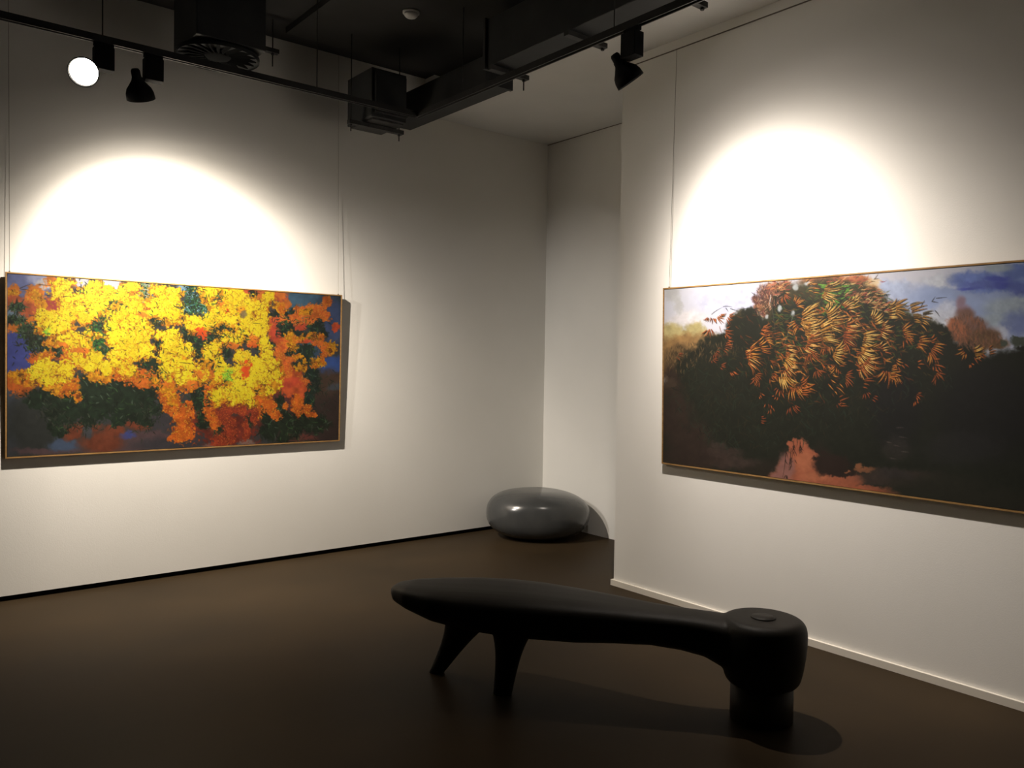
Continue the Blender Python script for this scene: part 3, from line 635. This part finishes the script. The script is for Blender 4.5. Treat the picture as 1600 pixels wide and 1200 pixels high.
# ================================================================ paintings
def srgb2lin(a):
    a = np.clip(a / 255.0, 0, 1)
    return np.where(a <= .04045, a / 12.92, ((a + .055) / 1.055) ** 2.4)


def mat_canvas(name):
    m = mat(name, (.5, .5, .5), .55, .3); nt = m.node_tree; N = nt.nodes; L = nt.links; b = N['Principled BSDF']
    at = N.new('ShaderNodeVertexColor'); at.layer_name = 'paint'; L.new(at.outputs['Color'], b.inputs['Base Color'])
    bw = N.new('ShaderNodeRGBToBW'); L.new(at.outputs['Color'], bw.inputs[0])
    bp_ = N.new('ShaderNodeBump'); bp_.inputs['Strength'].default_value = .25; bp_.inputs['Distance'].default_value = .003
    L.new(bw.outputs[0], bp_.inputs['Height']); L.new(bp_.outputs[0], b.inputs['Normal'])
    return m


def canvas(name, p, TL, TR, BR, BL, back, m, parent, falloff_gain):
    """flat painted canvas: a fine grid that carries the brush marks, with sides and depth"""
    W, H = p.W, p.H
    U, V = np.meshgrid(np.linspace(0, 1, W), np.linspace(0, 1, H))
    TL, TR, BR, BL = [np.array(q, float) for q in (TL, TR, BR, BL)]
    P = (TL * (1 - U[..., None]) + TR * U[..., None]) * (1 - V[..., None]) + (BL * (1 - U[..., None]) + BR * U[..., None]) * V[..., None]
    P = P.reshape(-1, 3)
    bk = np.array([TL, TR, BR, BL]) + np.array(back, float)
    co = np.vstack([P, bk]).astype(np.float32)
    i = np.arange(W * H).reshape(H, W)
    q = np.stack([i[:-1, :-1], i[1:, :-1], i[1:, 1:], i[:-1, 1:]], -1).reshape(-1, 4)
    n = W * H
    c = [0, W - 1, n - 1, n - W]
    side = [[c[k], c[(k + 1) % 4], n + (k + 1) % 4, n + k] for k in range(4)] + [[n, n + 1, n + 2, n + 3]]
    q = np.vstack([q, np.array(side)]).astype(np.int32)
    me = bpy.data.meshes.new(name); me.vertices.add(len(co)); me.vertices.foreach_set('co', co.ravel())
    me.loops.add(q.size); me.loops.foreach_set('vertex_index', q.ravel())
    me.polygons.add(len(q)); me.polygons.foreach_set('loop_start', np.arange(0, q.size, 4, dtype=np.int32)); me.polygons.foreach_set('loop_total', np.full(len(q), 4, np.int32))
    me.update(calc_edges=True)
    ca = me.color_attributes.new('paint', 'FLOAT_COLOR', 'POINT')
    lin = np.clip(srgb2lin(p.img) * np.linspace(falloff_gain[0], falloff_gain[1], H)[:, None, None], 0, .9).reshape(-1, 3)  # paint colour darkened towards the top to offset the spotlight falloff
    rgba = np.ones((len(co), 4), np.float32); rgba[:n, :3] = lin; rgba[n:, :3] = .6
    ca.data.foreach_set('color', rgba.ravel())
    me.materials.append(m)
    o = bpy.data.objects.new(name, me); COL.objects.link(o); o.parent = parent
    return o


def painting(name, label, cat, corners, out, p, cm, falloff_gain, group=None):
    """corners: outer frame corners TL TR BR BL of the front face; out = unit vector out of the wall"""
    TL, TR, BR, BL = [Vector(c) for c in corners]; out = Vector(out); D_ = .022; w = .008
    base = (BL + BR) / 2
    t = thing(name, label, cat, base, group)
    L = [c - base for c in (TL, TR, BR, BL)]
    right = (L[1] - L[0]).normalized(); down = (L[3] - L[0]).normalized()
    nrm = down.cross(right)
    if nrm.dot(out) < 0: nrm = -nrm

    def rail(a, b, inw, aw, bw):
        bm = bmesh.new(); a2 = a + inw * w + aw * w; b2 = b + inw * w + bw * w
        f = [a, b, b2, a2]; vs = [bm.verts.new(v) for v in f] + [bm.verts.new(v - nrm * D_) for v in f]
        for q in ((0, 1, 2, 3), (7, 6, 5, 4), (0, 4, 5, 1), (1, 5, 6, 2), (2, 6, 7, 3), (3, 7, 4, 0)): bm.faces.new([vs[k] for k in q])
        return obj('frame_rail', bm, M_OAK, t)
    rail(L[0], L[1], down, right, -right); rail(L[1], L[2], -right, down, -down); rail(L[3], L[2], -down, right, -right); rail(L[0], L[3], right, down, -down)
    g = .0105
    C = [L[0] + right * g + down * g, L[1] - right * g + down * g, L[2] - right * g - down * g, L[3] + right * g - down * g]
    C = [c - nrm * .003 for c in C]
    canvas('canvas', p, *C, -nrm * .016, cm, t, falloff_gain)
    bm = bmesh.new(); Bk = [L[0] + right * .006 + down * .006, L[1] - right * .006 + down * .006, L[2] - right * .006 - down * .006, L[3] + right * .006 - down * .006]
    vs = [bm.verts.new(v - nrm * .0195) for v in Bk] + [bm.verts.new(v - nrm * .0215) for v in Bk]
    for q in ((0, 1, 2, 3), (7, 6, 5, 4), (0, 4, 5, 1), (1, 5, 6, 2), (2, 6, 7, 3), (3, 7, 4, 0)): bm.faces.new([vs[k] for k in q])
    obj('backing_board', bm, M_GAP, t)
    return t


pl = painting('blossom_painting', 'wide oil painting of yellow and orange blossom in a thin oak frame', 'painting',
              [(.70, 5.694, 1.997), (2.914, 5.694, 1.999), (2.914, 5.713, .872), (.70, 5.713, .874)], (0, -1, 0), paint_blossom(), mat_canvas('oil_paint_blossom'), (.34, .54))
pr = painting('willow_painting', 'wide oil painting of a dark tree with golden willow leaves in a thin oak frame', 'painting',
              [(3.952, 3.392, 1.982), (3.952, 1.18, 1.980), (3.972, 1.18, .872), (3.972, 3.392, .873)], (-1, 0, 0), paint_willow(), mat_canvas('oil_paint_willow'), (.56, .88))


def hang_wire(p0, p1, label, group=None):
    t = obj('hanging_wire', tube([p0, p1], .0013, 6), M_WIRE)
    # small hook where the wire meets the frame
    h = obj('hook', B(p1[0] - .004, p1[0] + .004, p1[1] - .004, p1[1] + .004, p1[2] - .012, p1[2] + .006), M_WIRE, t)
    tag(t, label, 'wire', group)


hang_wire((.722, YL - .004, 3.828), (.722, 5.706, 1.999), 'thin steel wire holding the left end of the blossom painting')
hang_wire((2.886, YL - .004, 3.828), (2.886, 5.706, 2.001), 'thin steel wire holding the right end of the blossom painting')
hang_wire((XR - .008, 3.352, 3.464), (3.965, 3.352, 1.984), 'thin steel wire holding the left end of the willow painting')
hang_wire((XR - .008, 1.225, 3.464), (3.965, 1.225, 1.982), 'thin steel wire holding the right end of the willow painting')

# ================================================================ lighting track
ZT = 3.2
TY, TX = 4.87, 3.06


def track(name, label, a, b, rods, ztop):
    t = thing(name, label, 'light track', a)
    L_ = (Vector(b) - Vector(a)).length; hw = .0175
    d = (Vector(b) - Vector(a)).normalized(); n = Vector((-d.y, d.x, 0))
    def bar(nm, n0, n1, z0, z1, m):
        bm = bmesh.new(); P = []
        for s in (0, L_):
            for nn, zz in ((n0, z0), (n1, z0), (n1, z1), (n0, z1)): P.append(bm.verts.new(d * s + n * nn + Vector((0, 0, zz))))
        for q in ((0, 1, 2, 3), (7, 6, 5, 4), (0, 4, 5, 1), (1, 5, 6, 2), (2, 6, 7, 3), (3, 7, 4, 0)): bm.faces.new([P[k] for k in q])
        return obj(nm, bm, m, t)
    bar('track_top', -hw, hw, .012, .034, M_TRACK)
    bar('track_side', -hw, -hw + .006, -.004, .012, M_TRACK); bar('track_side', hw - .006, hw, -.004, .012, M_TRACK)
    bar('conductor', -.004, .004, .004, .012, M_ZINC)
    for s in rods:
        q = d * s
        obj('suspension_rod', tube([q + Vector((0, 0, .034)), q + Vector((0, 0, ztop - a[2] - .001))], .0035, 6), M_ZINC, t)
    return t


track('lighting_track', 'black lighting track hung along the left wall', (-6.4, TY, ZT), (TX - .0176, TY, ZT), [1.5, 4.5, 7.45, 8.70], ZC)
track('lighting_track', 'black lighting track running towards the viewer beside the right wall', (TX, TY + .0175, ZT), (TX, -3.0, ZT), [.55, 1.9, 3.6, 5.4, 7.0], 3.785)


def beam_profile(ld, pts):
    """reflector profile of a lamp: relative strength over the cosine of the angle to the axis"""
    ld.use_nodes = True; nt = ld.node_tree; N = nt.nodes; L = nt.links
    em = next(n for n in N if n.type == 'EMISSION')
    tc = N.new('ShaderNodeTexCoord'); sx = N.new('ShaderNodeSeparateXYZ'); L.new(tc.outputs['Normal'], sx.inputs[0])
    ab = N.new('ShaderNodeMath'); ab.operation = 'ABSOLUTE'; L.new(sx.outputs['Z'], ab.inputs[0])
    fc_ = N.new('ShaderNodeFloatCurve'); c = fc_.mapping.curves[0]
    while len(c.points) > 2: c.points.remove(c.points[-1])
    c.points[0].location = pts[0]; c.points[1].location = pts[-1]
    for p in pts[1:-1]: c.points.new(*p)
    fc_.mapping.update()
    L.new(ab.outputs[0], fc_.inputs['Value']); L.new(fc_.outputs[0], em.inputs['Strength'])


REFLECTOR_A = [(0, 0), (.1, .001), (.3, .004), (.42, .009), (.5, .022), (.6, .068), (.75, .38), (.82, .6), (.88, .85), (.94, 1), (1, 1)]
REFLECTOR_B = [(0, .002), (.2, .008), (.42, .018), (.58, .05), (.66, .10), (.72, .17), (.84, .5), (.9, .78), (.95, .95), (1, 1)]


def make_spotlight(label, pos, aim, power, lit, color, cone=110., blend=1., side=(1, 0, 0), length=.165, rad=.076, drop=.24, group=None, soft=.03, prof_=None):
    """track spotlight: adapter, gear box, knuckle, bell-shaped head, lens; pos on the track"""
    pos = Vector(pos); t = thing('track_spotlight', label, 'spotlight', pos, group)
    s = Vector(side).normalized(); a = Vector(aim).normalized(); n = Vector((-s.y, s.x, 0))
    def obox(nm, c, hs, hn, hz, bev=.004):
        bm = B(-hs, hs, -hn, hn, -hz, hz, bev=bev); R = Matrix((s, n, Vector((0, 0, 1)))).transposed()
        bmesh.ops.transform(bm, matrix=Matrix.Translation(c) @ R.to_4x4(), verts=bm.verts); return obj(nm, bm, M_LAMP, t)
    obox('track_adapter', Vector((0, 0, -.008)), .05, .014, .016, .002)
    obox('gear_box', Vector((0, 0, -.090)), .049, .034, .062)
    hinge = Vector((0, 0, -drop)) - s * .085
    obj('arm', tube([Vector((0, 0, -.15)) - s * .045, hinge], .011, 12), M_LAMP, t, True)
    obj('knuckle', lathe([(.0, -.02), (.022, -.02), (.022, .02), (0, .02)], 20, hinge, n), M_LAMP, t, False)
    o = hinge - a * .055
    prof = [(0, 0), (.018, .002), (.024, .012), (.025, .045), (.031, .062), (rad * .62, .085), (rad * .86, .108), (rad * .97, .132), (rad, length), (rad * .94, length), (rad * .9, .132), (rad * .78, .108), (.02, .075), (0, .072)]
    obj('lamp_head', lathe(prof, 36, o, a), M_LAMP, t, True)
    obj('lens', lathe([(0, length - .028), (rad * .88, length - .03), (rad * .88, length - .022), (rad * .6, length - .010), (0, length - .004)], 32, o, a), M_LIT if lit == 2 else M_GLASS_OFF, t, True)
    ld = bpy.data.lights.new('beam', 'SPOT'); ld.energy = power; ld.color = color; ld.spot_size = math.radians(cone); ld.spot_blend = blend; ld.shadow_soft_size = soft
    if prof_: beam_profile(ld, prof_)
    lo = bpy.data.objects.new('beam', ld); COL.objects.link(lo); lo.parent = t; lo.location = o + a * (length + .012)
    lo.rotation_euler = a.to_track_quat('-Z', 'Y').to_euler()
    return t


make_spotlight('black track spotlight on the left track shining straight at the viewer', (1.055, TY, ZT), (-.30, -.86, -.42), P_SPARE, 2, WARM, 50., .6, (1, 0, 0), drop=.165)
make_spotlight('black bell-shaped spotlight on the left track aimed down at the blossom painting', (1.31, TY, ZT), (.48, .66, -1.33), P_LEFT, 1, WARM, 178., .05, (1, 0, 0), drop=.155, prof_=REFLECTOR_A)
make_spotlight('black bell-shaped spotlight hanging before the right wall, aimed at the willow painting', (TX, 2.86, ZT), (.78, -.36, -1.17), P_RIGHT, 1, WARM2, 178., .05, (0, -1, 0), drop=.155, prof_=REFLECTOR_B)
make_spotlight('black spotlight at the left of the left track turned along the wall towards the alcove', (-.5, TY, ZT), (5.2, .38, -1.95), P_ALCOVE, 1, (1, .93, .85), 43., 1., (1, 0, 0), drop=.2)

# ================================================================ things hung in the dark ceiling
bm = B(2.36, 3.67, -6.4, 5.5, 3.785, 3.829); pn = obj('ceiling_panel', bm, M_BLACKPAINT); tag(pn, 'large matt black panel fixed under the dark ceiling', 'panel')
sd = thing('smoke_detector', 'small pale round smoke detector on the black ceiling panel', 'smoke detector', (2.84, 4.62, 3.785))
obj('base_plate', lathe([(.055, 0), (.055, -.012), (0, -.012)], 28), M_PLASTIC, sd, True)
obj('sensor_cap', lathe([(.046, -.012), (.044, -.026), (.034, -.036), (.02, -.042), (0, -.044)], 28), M_PLASTIC, sd, True)

df = thing('air_diffuser', 'round black swirl diffuser under a square duct box behind the left track', 'air vent', (1.76, 5.13, 3.36))
obj('plenum_box', B(-.20, .22, -.22, .22, .035, .425, bev=.006), M_DUCT, df)
obj('face_ring', lathe([(.248, 0), (.248, .02), (.17, .035), (.17, .025), (.236, .008), (.236, 0)], 48, caps=(False, False)), M_PLASTIC, df, True).data.materials[0] = M_DUCT
for k in range(20):
    a = 2 * math.pi * k / 20
    bm = B(.08, .228, -.004, .004, -.010, .012)
    bmesh.ops.rotate(bm, cent=(0, 0, 0), matrix=Matrix.Rotation(math.radians(35), 3, 'X'), verts=bm.verts)
    bmesh.ops.rotate(bm, cent=(0, 0, 0), matrix=Matrix.Rotation(a, 3, 'Z'), verts=bm.verts)
    bmesh.ops.translate(bm, vec=(0, 0, .014), verts=bm.verts)
    obj('vane', bm, M_VANE, df)
obj('hub', lathe([(0, -.002), (.07, .002), (.08, .012), (.08, .03), (0, .03)], 32), M_DUCT, df, True).data.materials[0] = M_VANE


def hanger(label, x0, x1, y, z, rods, ztop=ZC, tail=.05, group=None):
    t = thing('hanger_bracket', label, 'bracket', ((x0 + x1) / 2, y, z), group); h = (x1 - x0) / 2
    bm = B(-h, h, -.02, .02, 0, .028); obj('channel', bm, M_ZINC, t)
    for x in rods:
        obj('threaded_rod', tube([(x - (x0 + x1) / 2, 0, -tail), (x - (x0 + x1) / 2, 0, ztop - z - .001)], .0045, 6), M_ZINC, t)
        obj('nut', lathe([(.011, -.012), (.011, -.001)], 6, (x - (x0 + x1) / 2, 0, 0)), M_ZINC, t)
    return t


hanger('black hanger bracket with a rod beside the round air diffuser', 1.95, 2.28, 5.44, 3.60, (2.24,), tail=.09)

fc = thing('fan_coil_unit', 'boxy black air unit above the corner where the tracks meet', 'air unit', (2.99, 5.2, 3.20))
obj('casing', B(-.19, .09, -.14, .22, .0, .34, bev=.006), M_DUCT, fc)
obj('drain_tray', B(-.17, .08, -.12, .20, -.012, .0), M_ZINC, fc)
obj('flange', B(-.17, .075, -.165, -.14, .03, .31), M_DUCT, fc)
hanger('black bracket carrying the air unit above the track corner', 2.695, 3.135, 5.20, 3.158, (2.715, 3.105), 3.784, .05)

dc = thing('air_duct', 'long black rectangular duct behind the right-hand track', 'duct', (3.3, 4.9, 3.31))
obj('duct_body', B(-.10, .10, -.62, .62, .0, .19, bev=.004), M_DUCT, dc)
obj('flange', B(-.115, .115, -.64, -.615, -.0, .205), M_DUCT, dc)
dd = thing('air_duct', 'second black duct nearer the viewer, on three brackets', 'duct', (3.26, 3.4, 3.385))
obj('duct_body', B(-.11, .11, -.8, .80, .0, .30, bev=.004), M_DUCT, dd)
obj('flange', B(-.125, .125, .80, .825, -.012, .31), M_DUCT, dd); obj('flange', B(-.125, .125, -.825, -.80, -.012, .31), M_DUCT, dd)
for y, lb, rods in ((4.13, 'black bracket with a hanging rod end by the far end of the second duct', (3.40,)), (3.42, 'plain black bracket under the middle of the second duct', (3.41,)), (2.70, 'black bracket under the near end of the second duct', (3.41,))):
    hanger(lb, 3.12, 3.43, y, 3.345, rods, 3.784, .07 if y > 4 else .0)

dl = thing('recessed_downlight', 'small round downlight in the black ceiling panel above the bench', 'downlight', (2.50, 2.75, 3.785))
obj('trim_ring', lathe([(.05, 0), (.062, -.004), (.066, 0)], 32, caps=(False, False)), M_LAMP, dl, True)
obj('lens', lathe([(0, -.001), (.05, -.001), (.05, -.0005)], 24), M_GLASS_OFF, dl)
ld = bpy.data.lights.new('beam', 'SPOT'); ld.energy = P_DOWN; ld.color = (1, .84, .7); ld.spot_size = math.radians(85); ld.spot_blend = .8; ld.shadow_soft_size = .03
lo = bpy.data.objects.new('beam', ld); COL.objects.link(lo); lo.parent = dl; lo.location = (0, 0, -.02)
lo.rotation_euler = Vector((.25, -.35, -3.8)).to_track_quat('-Z', 'Y').to_euler()
